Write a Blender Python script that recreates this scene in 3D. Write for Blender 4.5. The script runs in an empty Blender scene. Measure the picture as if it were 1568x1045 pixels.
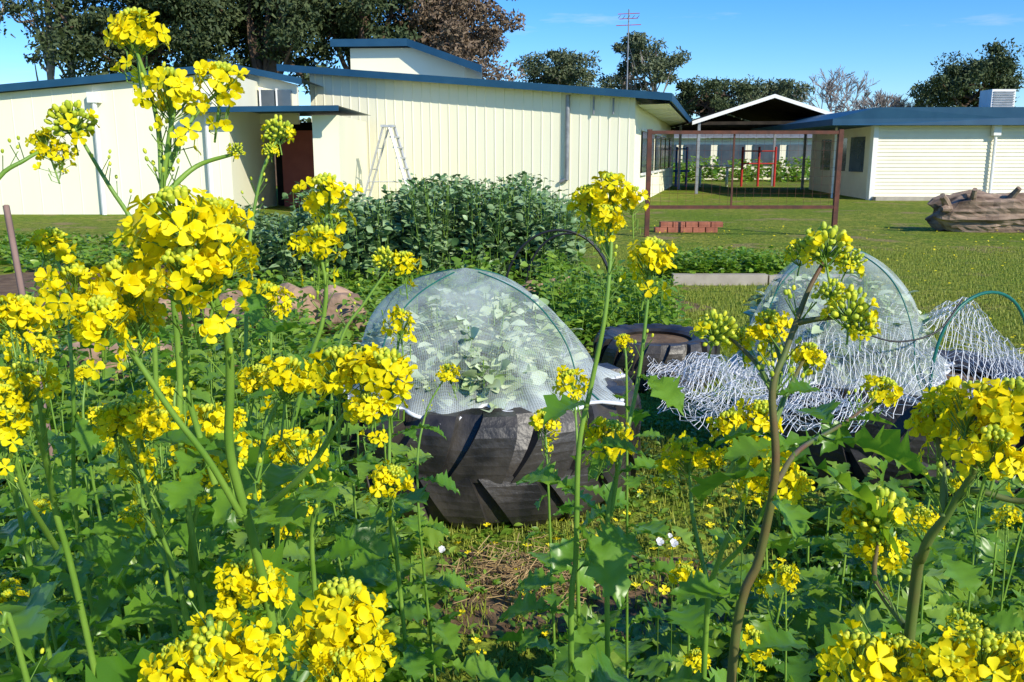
import bpy, math, random
import numpy as np
from mathutils import Vector
rng=np.random.default_rng(7); random.seed(7)
PI=math.pi
scene=bpy.context.scene
# ------------------------------------------------------------ materials
def M(name,c1,c2=None,scale=5,rough=.6,transl=0.,tcol=None,island=False,metal=0,bump=0,spec=.4,detail=4,lo=.35,hi=.65,bscale=None,stretch=None):
    m=bpy.data.materials.new(name); m.use_nodes=True
    nt=m.node_tree; N=nt.nodes; L=nt.links; N.clear()
    out=N.new('ShaderNodeOutputMaterial'); p=N.new('ShaderNodeBsdfPrincipled')
    p.inputs['Roughness'].default_value=rough; p.inputs['Metallic'].default_value=metal
    p.inputs['Specular IOR Level'].default_value=spec
    c2=c2 or tuple(x*.75 for x in c1)
    mix=N.new('ShaderNodeMix'); mix.data_type='RGBA'
    mix.inputs[6].default_value=(*c1,1); mix.inputs[7].default_value=(*c2,1)
    if island:
        g=N.new('ShaderNodeNewGeometry'); L.new(g.outputs['Random Per Island'],mix.inputs[0])
    else:
        tc=N.new('ShaderNodeTexCoord'); no=N.new('ShaderNodeTexNoise'); no.inputs['Scale'].default_value=scale; no.inputs['Detail'].default_value=detail
        src=tc.outputs['Object']
        if stretch:
            mp=N.new('ShaderNodeMapping'); mp.inputs['Scale'].default_value=stretch; L.new(src,mp.inputs[0]); src=mp.outputs[0]
        L.new(src,no.inputs[0])
        mr=N.new('ShaderNodeMapRange'); mr.inputs[1].default_value=lo; mr.inputs[2].default_value=hi
        L.new(no.outputs[0],mr.inputs[0]); L.new(mr.outputs[0],mix.inputs[0])
        if bump:
            b=N.new('ShaderNodeBump'); b.inputs['Strength'].default_value=bump; b.inputs['Distance'].default_value=.02
            n2=N.new('ShaderNodeTexNoise'); n2.inputs['Scale'].default_value=bscale or scale*3; n2.inputs['Detail'].default_value=6; L.new(src,n2.inputs[0])
            L.new(n2.outputs[0],b.inputs['Height']); L.new(b.outputs[0],p.inputs['Normal'])
    L.new(mix.outputs[2],p.inputs['Base Color'])
    if transl>0:
        t=N.new('ShaderNodeBsdfTranslucent')
        if tcol: t.inputs[0].default_value=(*tcol,1)
        else: L.new(mix.outputs[2],t.inputs[0])
        ms=N.new('ShaderNodeMixShader'); ms.inputs[0].default_value=transl
        L.new(p.outputs[0],ms.inputs[1]); L.new(t.outputs[0],ms.inputs[2]); L.new(ms.outputs[0],out.inputs[0])
    else: L.new(p.outputs[0],out.inputs[0])
    return m
m_petal=M('petal_yellow',(.94,.84,.01),(.90,.70,.0),island=True,rough=.55,transl=.30,spec=.2)
m_bud=M('bud_green',(.36,.48,.03),(.72,.70,.04),island=True,rough=.5)
m_stem=M('stem_green',(.13,.26,.03),(.22,.36,.05),scale=20,rough=.45)
m_stemr=M('stem_purple',(.16,.08,.04),(.12,.19,.04),scale=14,rough=.5)
m_leaf=M('mustard_leaf',(.08,.21,.015),(.19,.36,.03),island=True,rough=.36,transl=.36,tcol=(.38,.64,.03),spec=.6)
m_weed=M('weed_leaf',(.08,.21,.015),(.30,.45,.05),island=True,rough=.38,transl=.30,tcol=(.38,.60,.04),spec=.6)
m_bean=M('bean_leaf',(.11,.22,.07),(.30,.42,.19),island=True,rough=.40)
m_pale=M('chard_leaf',(.22,.34,.10),(.70,.78,.50),island=True,rough=.5)
m_blade=M('grass_blade',(.17,.25,.02),(.36,.38,.05),island=True,rough=.6)
m_straw=M('straw',(.48,.34,.15),(.28,.18,.08),island=True,rough=.8)
m_white=M('white_petal',(.8,.8,.78),island=True)
m_dand=M('capeweed_yellow',(.88,.78,.02),(.85,.68,.0),island=True,rough=.6)
m_cream=M('cream_steel',(.92,.88,.66),(.90,.85,.62),scale=1.2,rough=.5,stretch=(1,1,.3),spec=.3)
m_cream2=M('cream_board',(.88,.82,.62),(.83,.76,.56),scale=2,rough=.5)
m_blue=M('blue_fascia',(.012,.065,.13),(.018,.08,.15),scale=2,rough=.5,spec=.3)
m_roof=M('roof_steel',(.10,.16,.22),(.13,.2,.26),scale=1,rough=.4)
m_dark=M('interior_shade',(.03,.025,.02),(.05,.04,.03),scale=3,rough=1,spec=0)  # near-black: shade under the shelter roof and in the entry recess painted in
m_door=M('maroon_door',(.42,.10,.07),(.36,.08,.06),scale=3)
m_glass=M('window_glass',(.05,.07,.09),(.08,.1,.12),scale=2,rough=.1,spec=.8)
m_whitep=M('white_paint',(.86,.85,.79),(.80,.79,.73),scale=4,rough=.5)
m_grey=M('grey_metal',(.22,.23,.24),(.32,.33,.34),scale=6,rough=.45,metal=.3)
m_alu=M('aluminium',(.6,.6,.6),(.48,.48,.48),scale=9,rough=.4,metal=.3)
m_rust=M('rusty_steel',(.14,.05,.03),(.08,.035,.025),scale=7,rough=.8,bump=.3)
m_rubber=M('tyre_rubber',(.016,.016,.016),(.075,.066,.055),scale=6,rough=.42,bump=.25,bscale=30,spec=.5,detail=8)
m_soil=M('soil',(.12,.07,.035),(.22,.14,.07),scale=6,rough=.95,bump=.8)
m_rock=M('rock',(.46,.30,.19),(.22,.14,.09),scale=5,rough=.9,bump=1.0)
m_brick=M('red_brick',(.42,.15,.09),(.30,.10,.06),scale=6,rough=.9)
m_log=M('log_wood',(.42,.30,.22),(.09,.055,.035),scale=3.5,rough=.95,bump=1.0,stretch=(.35,1.8,1.8),detail=8)
m_bark=M('bark',(.14,.09,.06),(.09,.06,.04),scale=4,rough=.9,bump=.6)
m_barkw=M('gum_bark',(.42,.38,.32),(.25,.2,.16),scale=2,rough=.8)
m_tdark=M('foliage_dark',(.03,.055,.018),(.085,.11,.035),island=True,rough=.7)
m_tgum=M('foliage_gum',(.055,.09,.04),(.15,.17,.08),island=True,rough=.6)
m_tbrown=M('foliage_brown',(.12,.08,.05),(.24,.17,.10),island=True,rough=.7)
m_tbare=M('twigs',(.22,.19,.17),(.3,.26,.24),island=True,rough=.9)
m_hoop=M('green_hoop',(.01,.16,.12),(.01,.12,.09),scale=5,rough=.4)
m_black=M('black_poly',(.02,.02,.022),scale=5,rough=.4)
m_net=M('white_netting',(.86,.86,.86),(.76,.78,.78),island=True,rough=.6)
m_timber=M('timber_edge',(.45,.40,.32),(.36,.31,.25),scale=6,rough=.85)
m_stake=M('stake_wood',(.30,.19,.15),(.22,.14,.11),scale=9,rough=.85)
m_redp=M('red_paint',(.5,.03,.02),scale=3); m_bluep=M('blue_paint',(.02,.12,.45),scale=3)
# ------------------------------------------------------------ mesh builder
class MB:
    def __init__(s): s.V=[];s.F=[];s.n=0
    def add(s,V,F,mat=0):
        V=np.asarray(V,float).reshape(-1,3);F=np.asarray(F,int)
        s.V.append(V);s.F.append((F+s.n,mat));s.n+=len(V)
    def inst(s,tv,tf,R,T,mat=0):
        k=len(T)
        if k==0:return
        V=np.einsum('kij,nj->kni',R,tv)+T[:,None,:]
        F=(tf[None]+(np.arange(k)*len(tv))[:,None,None]).reshape(-1,tf.shape[1])
        s.add(V.reshape(-1,3),F,mat)
    def box(s,a,b,mat=0):
        a=np.array(a,float);b=np.array(b,float)
        V=np.array([[x,y,z] for x in(a[0],b[0]) for y in(a[1],b[1]) for z in(a[2],b[2])])
        s.add(V,[[0,1,3,2],[4,6,7,5],[0,4,5,1],[2,3,7,6],[0,2,6,4],[1,5,7,3]],mat)
    def prism(s,poly,off,mat=0):
        p=np.array(poly,float);n=len(p);o=np.array(off,float)
        s.add(np.vstack([p,p+o]),[[i,(i+1)%n,(i+1)%n+n,i+n] for i in range(n)],mat)
        for base in (p,p+o):
            c=base.mean(0); s.add(np.vstack([base,c]),[[i,(i+1)%n,n] for i in range(n)],mat)
    def edges(s,A,B,r,mat=0,sides=3):
        A=np.asarray(A,float).reshape(-1,3);B=np.asarray(B,float).reshape(-1,3);k=len(A)
        if k==0:return
        r=np.broadcast_to(np.asarray(r,float),(k,))
        d=B-A;l=np.linalg.norm(d,axis=1,keepdims=True)+1e-9;d=d/l
        h=np.where(np.abs(d[:,2:3])>.9,np.array([[1.,0,0]]),np.array([[0,0,1.]]))
        x=np.cross(d,h);x/=np.linalg.norm(x,axis=1,keepdims=True)+1e-9;y=np.cross(d,x)
        V=[]
        for P in(A,B):
            for i in range(sides):
                a=2*PI*i/sides;V.append(P+(x*math.cos(a)+y*math.sin(a))*r[:,None])
        V=np.stack(V,1).reshape(-1,3)
        t=np.array([[i,(i+1)%sides,(i+1)%sides+sides,i+sides] for i in range(sides)])
        s.add(V,(t[None]+(np.arange(k)*2*sides)[:,None,None]).reshape(-1,4),mat)
    def tube(s,pts,radii,sides=8,mat=0,cap=True):
        pts=np.asarray(pts,float);n=len(pts);radii=np.broadcast_to(np.asarray(radii,float),(n,))
        T=np.gradient(pts,axis=0);T/=np.linalg.norm(T,axis=1,keepdims=True)+1e-9
        u=np.cross(T[0],[0,0,1.]);
        if np.linalg.norm(u)<.1:u=np.cross(T[0],[1.,0,0])
        u/=np.linalg.norm(u);V=[]
        for i in range(n):
            u=u-T[i]*np.dot(u,T[i]);u/=np.linalg.norm(u)+1e-9;w=np.cross(T[i],u)
            for j in range(sides):
                a=2*PI*j/sides;V.append(pts[i]+(u*math.cos(a)+w*math.sin(a))*radii[i])
        F=[[i*sides+j,i*sides+(j+1)%sides,(i+1)*sides+(j+1)%sides,(i+1)*sides+j] for i in range(n-1) for j in range(sides)]
        s.add(V,F,mat)
        if cap:
            for i0,c in((0,pts[0]),((n-1)*sides,pts[-1])):
                s.add(np.vstack([np.array(V[i0:i0+sides]),c]),[[j,(j+1)%sides,sides] for j in range(sides)],mat)
    def build(s,name,mats,smooth=False,parent=None):
        V=np.vstack(s.V).astype(np.float32);me=bpy.data.meshes.new(name)
        loops=np.concatenate([f.reshape(-1) for f,_ in s.F]);tot=np.concatenate([np.full(len(f),f.shape[1]) for f,_ in s.F])
        mi=np.concatenate([np.full(len(f),m) for f,m in s.F])
        st=np.concatenate([[0],np.cumsum(tot)[:-1]])
        me.vertices.add(len(V));me.vertices.foreach_set('co',V.ravel())
        me.loops.add(len(loops));me.loops.foreach_set('vertex_index',loops.astype(np.int32))
        me.polygons.add(len(tot));me.polygons.foreach_set('loop_start',st.astype(np.int32));me.polygons.foreach_set('loop_total',tot.astype(np.int32))
        me.polygons.foreach_set('material_index',mi.astype(np.int32));me.polygons.foreach_set('use_smooth',np.full(len(tot),smooth))
        for m in mats:me.materials.append(m)
        me.update(calc_edges=True);me.validate()
        ob=bpy.data.objects.new(name,me);scene.collection.objects.link(ob)
        if parent:ob.parent=parent
        return ob
def empty(name):
    e=bpy.data.objects.new(name,None);scene.collection.objects.link(e);return e
def nrm(a):return a/(np.linalg.norm(a,axis=-1,keepdims=True)+1e-9)
def basis(fwd,up,scale):
    f=nrm(fwd);x=nrm(np.cross(f,up));n=np.cross(x,f)
    return np.stack([x,f,n],-1)*np.asarray(scale)[:,None,None]
def catmull(P,m=6):
    P=np.asarray(P,float)
    if len(P)<3:return P
    Q=np.vstack([2*P[0]-P[1],P,2*P[-1]-P[-2]]);o=[]
    for i in range(1,len(Q)-2):
        for t in np.linspace(0,1,m,endpoint=False):
            a,b,c,d=Q[i-1],Q[i],Q[i+1],Q[i+2]
            o.append(.5*((2*b)+(-a+c)*t+(2*a-5*b+4*c-d)*t*t+(-a+3*b-3*c+d)*t**3))
    o.append(P[-1]);return np.array(o)
# ------------------------------------------------------------ templates
def leaf_t(wid,n=12,fold=.25,droop=.35,wave=.03,cols=2):
    V=[];F=[];K=2*cols+1
    for i in range(n+1):
        t=i/n;w=wid(t)
        for j in range(-cols,cols+1):
            q=j/cols
            V.append([w*q,t*1.0+abs(q)*w*.25,fold*abs(q)*w-droop*t*t+wave*math.sin(i*1.9+j*2.1)*abs(q)])
    for i in range(n):
        for j in range(K-1):
            a=i*K+j;F.append([a,a+1,a+K+1,a+K])
    return np.array(V),np.array(F)
def w_must(t):
    if t<.16:return .012
    w=.10*math.exp(-((t-.24)/.05)**2)+.13*math.exp(-((t-.38)/.06)**2)
    big=.29*max(0,math.sin(PI*min(1,max(0,(t-.38)/.62))**.8)) if t>.38 else 0
    tooth=1+.24*(1 if int(round(t*20))%2 else -1)
    return max(.015,max(w,big)*tooth) if t<.99 else .004
leafA=leaf_t(w_must,20,.2,.30,.04,2)
leafA2=leaf_t(w_must,20,.35,.65,.06,2)
leafB=leaf_t(lambda t:.26*math.sin(PI*t**.75)*(1+.18*(-1)**int(t*10+.5))+.006,10,.3,.35,.03,1)
leafS=leaf_t(lambda t:.26*math.sin(PI*min(.98,t**.8))+.01,4,.3,.3,.0,1)
leafO=leaf_t(lambda t:.36*math.sin(PI*min(.97,t**.85))+.02,3,.25,.25,.0,1)
def petal_t():
    V=[];F=[];rows=[(0,.05,.0),(.35,.20,.02),(.7,.42,.08),(.93,.38,.07),(1.02,.20,.02)]
    for t,w,z in rows:
        for q in(-1,0,1):V.append([w*q,t-(.07 if (q==0 and t>1) else 0),z+.10*q*q*(t<1.1)-.10*t*t])
    for i in range(4):
        for j in range(2):a=i*3+j;F.append([a,a+1,a+4,a+3])
    return np.array(V),np.array(F)
pv,pf=petal_t()
def flower_t(els):
    fv=[];ff=[]
    for k in range(4):
        a=k*PI/2+.15*(k%2);el=els[k]
        R=np.array([[math.cos(a),-math.sin(a),0],[math.sin(a),math.cos(a),0],[0,0,1.]])
        v=pv.copy();v=np.stack([v[:,0],v[:,1]*math.cos(el)-v[:,2]*math.sin(el),v[:,1]*math.sin(el)+v[:,2]*math.cos(el)],1)
        fv.append(v@R.T);ff.append(pf+len(pv)*k)
    return np.vstack(fv),np.vstack(ff)
FLV,FLF=flower_t([.28]*4)
FLS=[flower_t([.15,.35,.1,.4]),flower_t([.7,.8,.6,.9]),flower_t([-.1,.2,.3,-.2])]
def sph_t(s=6,r=3,el=1.5):
    V=[[0,0,-el]]
    for i in range(1,r+1):
        p=PI*i/(r+1)
        for j in range(s):a=2*PI*j/s;V.append([math.sin(p)*math.cos(a),math.sin(p)*math.sin(a),-el*math.cos(p)])
    V.append([0,0,el]);top=len(V)-1;quad=[]
    for i in range(r-1):
        for j in range(s):a=1+i*s+j;b=1+i*s+(j+1)%s;quad.append([a,b,b+s,a+s])
    tri=[[0,1+(j+1)%s,1+j] for j in range(s)]+[[top,1+(r-1)*s+j,1+(r-1)*s+(j+1)%s] for j in range(s)]
    return np.array(V),np.array(quad),np.array(tri)
BV,BQ,BT=sph_t()
def add_buds(mb,pos,d,size,mat):
    x=nrm(np.cross(d,np.array([.3,.9,.1])));y=np.cross(d,x)
    R=np.stack([x,y,d],-1)*np.asarray(size)[:,None,None]
    mb.inst(BV,BQ,R,pos,mat);mb.inst(BV,BT,R,pos,mat)
# ------------------------------------------------------------ flower head   mats: 0 stem 1 leaf 2 petal 3 bud
def flowers(mb,pos,ax,sz,mat=2):
    k=len(pos);hint=nrm(rng.normal(0,1,(k,3)));fx=nrm(np.cross(hint,ax));fy=np.cross(ax,fx)
    Rm=np.stack([fx,fy,ax],-1)*sz[:,None,None];kind=rng.integers(0,3,k)
    for q in range(3):
        m=kind==q;mb.inst(FLS[q][0],FLS[q][1],Rm[m],pos[m],mat)
    add_buds(mb,pos+ax*sz[:,None]*.10,ax,sz*.11,3)
def head(mb,c,R,kind,up):
    c=np.array(c,float);up=nrm(np.array(up,float))
    x=nrm(np.cross(up,[.2,1,.1]));y=np.cross(up,x);W=np.stack([x,y,up],1)
    base=c-up*R*.9;asp=rng.uniform(.65,1.05);sq=rng.uniform(.85,1.15)
    if kind==0:
        nf=int(rng.integers(22,36));nb=int(rng.integers(14,22))
        i=np.arange(nf);az=i*2.399+rng.normal(0,.35,nf);th=np.radians(36+92*(i/nf)**.85)+rng.normal(0,.17,nf)
        rad=R*(.80+rng.uniform(-.28,.28,nf))
        loc=np.stack([np.sin(th)*np.cos(az)*sq,np.sin(th)*np.sin(az),np.cos(th)*asp],1)*rad[:,None]
        pos=c+loc@W.T
        ax=nrm(loc@W.T+up*R*.35+rng.normal(0,.42,(nf,3))*R)
        sz=R*rng.uniform(.28,.46,nf);flowers(mb,pos,ax,sz)
        t0=base-up*R*.2+np.outer(1-np.sin(th*.5),up)*R*.9
        mb.edges(t0,pos,R*.022,0)
        nl=int(rng.integers(1,6));az=rng.uniform(0,6.28,nl);hz=-R*rng.uniform(.9,1.7,nl)
        o=np.stack([np.cos(az),np.sin(az),az*0],1)@W.T
        pl=c+up*hz[:,None]+o*R*rng.uniform(.5,.9,nl)[:,None];flowers(mb,pl,nrm(o+up*.4+rng.normal(0,.3,(nl,3))),R*rng.uniform(.28,.42,nl))
        mb.edges(c+up*hz[:,None]-up*R*.3,pl,R*.02,0)
        npd=6;az=rng.uniform(0,6.28,npd);hz=-R*rng.uniform(1.2,2.4,npd);o=np.stack([np.cos(az),np.sin(az),az*0+.35],1)@W.T
        a0=c+up*hz[:,None];mb.edges(a0,a0+o*R*.45,R*.016,0);mb.edges(a0+o*R*.45,a0+o*R*.5+up*R*.42,R*.030,0,4)
        mb.edges([c-up*R*2.4],[base],R*.05,0,6)
        i=np.arange(nb);az=i*2.399;th=np.radians(34)*(i/nb)**.5
        loc=np.stack([np.sin(th)*np.cos(az),np.sin(th)*np.sin(az),np.cos(th)*max(1,asp)],1)
        add_buds(mb,c+(loc*R*.78)@W.T,nrm(loc@W.T),R*rng.uniform(.07,.115,nb),3)
        mb.edges(np.repeat((c-up*R*.1)[None],nb,0),c+(loc*R*.78)@W.T,R*.02,0)
    else:
        nb=46;i=np.arange(nb);az=i*2.399;th=np.radians(105)*(i/nb)**.6
        loc=np.stack([np.sin(th)*np.cos(az),np.sin(th)*np.sin(az),np.cos(th)*1.15],1)
        rad=R*rng.uniform(.65,1.08,nb)
        pos=c+(loc*rad[:,None])@W.T
        add_buds(mb,pos,nrm(loc@W.T+up*.4),R*rng.uniform(.10,.165,nb),3)
        mb.edges(np.repeat((c-up*R*.35)[None],nb,0),pos,R*.03,0)
        nf=9;az=rng.uniform(0,6.28,nf);th=np.radians(rng.uniform(55,120,nf))
        loc=np.stack([np.sin(th)*np.cos(az),np.sin(th)*np.sin(az),np.cos(th)],1)
        ax=nrm(loc@W.T+up*.3)
        flowers(mb,c+(loc*R*1.02)@W.T,ax,np.full(nf,R*.40))
        mb.edges(np.repeat((c-up*R*.8)[None],nf,0),c+(loc*R*1.02)@W.T,R*.03,0)
    mb.edges([base-up*R*.6],[c+up*R*.3],R*.055,0,6)
def must_leaf(mb,p,az,size,el=.1):
    f=np.array([[math.cos(az),math.sin(az),el]]);up=np.array([[0,0,1.]])+rng.normal(0,.3,(1,3))
    tv,tf=(leafA,leafA2)[int(rng.integers(0,2))]
    mb.inst(tv,tf,basis(f,up,[size]),np.array([p],float),1)
# ------------------------------------------------------------ mustard plants: stems (x,y,z in mm) | heads (x,y,z mm, radius 0.1mm, 0 open / 1 in bud)
MUSTARD='''
A:-297,732,1484 -283,716,1455 -271,699,1420 -268,689,1376 -269,696,1310 -274,711,1232 -276,713,1094;-254,692,1439 -258,688,1420 -268,689,1376;-238,746,1453 -255,720,1426 -268,690,1381;-218,715,1403 -249,713,1393 -267,688,1371|-297,735,1496,258,0 -258,694,1446,247,0 -236,747,1458,199,0 -218,716,1405,67,1
B:-419,874,1428 -403,868,1401 -384,862,1370 -367,865,1336 -354,864,1282 -361,871,1167 -374,884,983;-442,870,1410 -455,847,1398 -479,832,1374 -498,815,1294|-422,874,1430,207,1 -446,870,1411,188,0 -430,869,1404,113,0
C:-264,1025,1421 -281,1018,1385 -294,1005,1322 -299,990,1250 -299,968,1141 -296,963,1019 -297,969,901|-264,1026,1426,191,1 -272,1022,1407,96,1
D:-178,859,1358 -177,847,1303 -181,836,1248 -196,838,1206 -223,838,1109 -235,830,973;-180,830,1314 -176,833,1280 -180,836,1251|-177,860,1364,263,0 -180,831,1319,250,0
E:-518,1000,1300 -503,990,1250 -495,968,1141 -534,1024,917|-520,1001,1304,250,0
F:-182,499,1343 -176,515,1322 -173,529,1291 -178,542,1255 -184,553,1208 -178,576,1128 -172,595,1020;-243,513,1310 -230,518,1290 -211,529,1246 -195,543,1209 -183,563,1163;-82,504,1269 -101,510,1248 -127,522,1210 -170,564,1165;-152,581,1249 -165,576,1223 -173,568,1184;-216,544,1317 -207,552,1304 -212,561,1250 -201,568,1184|-187,503,1364,202,0 -218,531,1351,160,0 -168,520,1346,155,0 -184,497,1334,175,0 -184,553,1359,160,0 -256,516,1325,160,0 -227,516,1327,160,0 -231,492,1310,155,0 -230,532,1307,138,0 -70,486,1280,165,0 -103,515,1274,166,0 -85,507,1280,115,0 -80,482,1261,88,0 -152,582,1253,165,0 -178,601,1248,102,0
G:-358,639,1283 -359,645,1257 -356,646,1217 -362,660,1133 -356,676,1017;-342,600,1240 -340,612,1198 -361,660,1133;-342,575,1221 -345,595,1164 -360,653,1098|-357,640,1286,210,0 -365,631,1290,140,0 -340,601,1245,215,0 -344,579,1241,130,0 -341,576,1223,165,0
H:-301,1087,1222 -299,1074,1163 -307,1048,1036 -317,1061,854;-149,1097,1270 -181,1088,1226 -214,1076,1171 -234,1067,1030 -257,1061,854|-301,1088,1226,240,0 -157,1097,1274,175,1 -134,1097,1270,205,0
I:-139,1081,1194 -144,1071,1147 -151,1058,1083 -151,1038,988 -142,1034,872;-133,927,1044 -144,985,977 -145,1024,917|-139,1082,1198,230,0 -133,928,1050,205,0
J:-296,672,1194 -290,663,1149 -277,669,1079 -270,681,990;-332,741,1134 -313,714,1099 -281,677,1069;-311,672,1191 -301,667,1169 -290,663,1146|-296,673,1199,200,0 -279,672,1191,158,0 -314,673,1196,158,0 -332,742,1135,210,0
K:-253,719,1171 -268,717,1116 -285,733,991;-192,763,1138 -175,756,1100 -187,775,1001|-257,720,1179,215,0 -242,716,1157,190,0 -274,725,1154,165,0 -261,721,1132,138,0 -192,764,1141,245,0 -215,790,1122,150,0 -172,757,1109,76,0 -249,750,1176,140,0
L:-117,1555,1018 -158,1539,939 -170,1510,801;56,1441,959 62,1416,840;87,1210,1081 89,1143,1003 81,1024,917|-115,1555,1018,220,0 56,1441,961,295,0 85,1211,1086,250,0
M:83,757,1357 84,752,1330 79,739,1271 68,737,1209 58,735,1151 57,735,1053 54,736,957;63,777,1356 79,762,1332 83,748,1314|83,760,1371,215,0 67,779,1363,168,0 103,769,1364,165,0 77,745,1350,165,0
N:140,897,1294 137,888,1252 127,872,1174 105,836,1096 95,825,1045 97,817,908;93,803,1134 103,826,1100 98,826,1052|141,898,1301,275,0 93,804,1139,220,0 80,824,1137,112,0
O:218,618,1329 206,613,1307 191,605,1267 182,600,1240 187,598,1183 182,605,1115 168,613,1008;228,591,1295 209,600,1291 200,609,1287;161,647,1270 180,633,1251 186,609,1235;198,668,1271 197,633,1251 186,609,1233;232,683,1247 205,639,1229 189,614,1211;396,918,1151 317,816,1150 227,668,1174 191,606,1170|218,619,1336,173,1 206,629,1332,115,1 236,618,1327,100,1 228,591,1297,168,1 215,594,1310,97,1 236,589,1286,97,1 151,647,1272,150,1 173,656,1265,123,0 197,668,1273,150,0 234,683,1246,128,0 396,919,1154,230,0
Q:202,720,1176 197,708,1119 177,706,1061 174,727,962;207,663,1146 194,673,1100 177,696,1060;160,763,1135 161,742,1087 173,720,1030|210,721,1184,215,0 185,720,1176,198,0 157,763,1135,235,0 176,742,1139,130,0 207,664,1151,216,0 226,663,1148,128,0 194,683,1149,132,0 143,779,1120,120,0
R:243,441,1261 250,456,1234 245,470,1202 241,484,1172 250,509,1094;238,481,1256 243,475,1227 243,470,1202;290,434,1228 274,452,1218 255,463,1220 252,472,1211;269,607,1129 254,573,1110 248,512,1110|244,453,1270,190,0 240,480,1253,147,0 260,443,1272,186,0 244,430,1254,149,0 243,483,1265,110,0 269,610,1140,200,1 272,605,1117,158,0 260,619,1134,121,0
S:-192,599,1089 -174,604,1062 -177,631,995;-95,455,1134 -93,469,1099;-154,417,1145 -154,422,1122|-198,601,1098,167,0 -178,590,1094,165,0 -205,598,1084,124,0 -95,458,1148,200,0 -106,455,1130,175,0 -82,455,1132,160,0 -93,433,1127,155,0 -154,418,1148,195,0 -135,417,1145,150,0 -173,416,1140,165,0 -152,406,1141,190,0
T:197,453,1121 213,466,1086;253,434,1129 256,447,1094|194,452,1119,203,0 219,453,1121,166,0 232,434,1127,177,0 255,435,1132,194,0 274,435,1134,159,0
U:255,1202,792 259,1184,708;509,914,880 505,899,810;-566,919,905 -563,902,824;-426,937,991 -415,923,925;-741,1316,853 -736,1296,755;-626,1263,1087 -621,1239,970;-416,1068,1133 -412,1048,1036;189,1469,1095 194,1451,1012;-346,549,1091 -340,560,1045|255,1203,798,239,0 509,914,883,184,1 -566,920,909,184,0 -430,937,995,169,0 -414,936,988,140,0 -741,1317,858,144,0 -626,1263,1090,163,0 -416,1069,1139,186,0 189,1469,1097,144,0
'''
def stem_and_leaves(mb,C,rad,mat,dens=1.,lmax=.15):
    mb.tube(C,rad,8,mat)
    L=np.concatenate([[0],np.cumsum(np.linalg.norm(np.diff(C,axis=0),axis=1))])
    s0=.09+rng.uniform(0,.04);az=rng.uniform(0,6.28)
    while s0<L[-1]:
        p=np.array([np.interp(s0,L,C[:,i]) for i in range(3)])
        if p[2]>.15:
            size=min(lmax,.03+.17*s0)*rng.uniform(.6,1.15)
            if p[2]<1.25 or s0>.12:must_leaf(mb,p,az,size,rng.uniform(-.2,.8))
        az+=2.4+rng.normal(0,.3)
        s0+=(rng.uniform(.028,.05)+(.03 if p[2]>1.25 else 0))/dens
    for q in range(6):
        s1=rng.uniform(.03,.10);p=np.array([np.interp(s1,L,C[:,i]) for i in range(3)])
        a=rng.uniform(0,6.28);e=p+np.array([math.cos(a)*.012,math.sin(a)*.012,.016]);mb.edges([p],[e],.0005,0)
        add_buds(mb,e[None]+[[0,0,.004]],np.array([[.3*math.cos(a),.3*math.sin(a),.9]]),np.array([.0016]),3)
MM=[m_stem,m_leaf,m_petal,m_bud,m_stemr]
for line in MUSTARD.strip().split('\n'):
    key,rest=line.split(':');sp,hp=rest.split('|')
    S=[[tuple(float(c)/1000 for c in q.split(',')) for q in path.split(' ')] for path in sp.split(';')]
    H=[tuple(int(c) for c in q.split(',')) for q in hp.split(' ')]
    mb=MB();dark=key in('O','R')
    for si,path in enumerate(S):
        Pm=np.array(path,float);joins=False
        if si>0:
            for o in S[:si]:
                q=catmull(np.array(o,float))
                if np.min(np.linalg.norm(q-Pm[-1],axis=1))<.03:joins=True
        if not joins:
            e=Pm[-1];Pm=np.vstack([Pm,[e[0]+.02,e[1]+.05,e[2]*.5],[e[0]+.04,e[1]+.10,-.02]])
        C=catmull(Pm,6);n=len(C)
        big=.0026 if not joins else .0017
        fr=np.linspace(0,1,n)
        rad=.0012+(big-.0006)*fr**.7+(.0010*fr if dark and si==0 else 0)+(.0006 if key=='F' and si==0 else 0)
        stem_and_leaves(mb,C,rad,4 if dark else 0)
    f={'F':1.12,'S':1.08,'R':1.0,'T':1.05,'M':.88}.get(key,.96)
    for hx,hy,hz,hr,g in H:
        head(mb,(hx/1000,hy/1000,hz/1000),hr/1e4*f*rng.uniform(.85,1.08),g,(rng.normal(0,.2),rng.normal(0,.2),1))
    mb.build('mustard_plant',MM,smooth=True)
# further mustard plants standing behind the front row
for (x,y,z) in [(-.55,1.35,1.02),(-.75,1.55,.93),(-.95,1.75,1.02),(-.48,1.25,.88),(-1.15,2.0,.98),(-.62,1.9,.80),(-.85,1.3,.78),(-.42,1.55,.72),(-1.3,2.2,.85),(-.35,1.15,.95),(-.66,1.12,1.08),(-.95,2.3,.8),
                (.62,1.25,.86),(.80,1.45,.90),(.45,1.35,.72),(.95,1.6,.72),(1.2,1.9,.85),(.30,1.0,.80)]:
    mb=MB();C=catmull([(x,y,z),(x+.01,y,z-.15),(x+.03,y+.03,z*.4),(x+.02,y+.05,-.02)],5)
    stem_and_leaves(mb,C,np.linspace(.0013,.003,len(C)),0)
    head(mb,(x,y,z+.005),rng.uniform(.018,.026),0,(rng.normal(0,.2),rng.normal(0,.2),1))
    if rng.random()<.7:
        q=np.array([x+rng.uniform(-.07,.07),y+rng.uniform(-.05,.05),z-rng.uniform(.01,.06)]);mb.tube(catmull([q,(q+C[4])/2+[0,0,-.02],C[5]],4),.0011,6,0);head(mb,q,rng.uniform(.013,.02),0,(rng.normal(0,.2),rng.normal(0,.2),1))
    mb.build('mustard_plant',MM,True)
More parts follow.
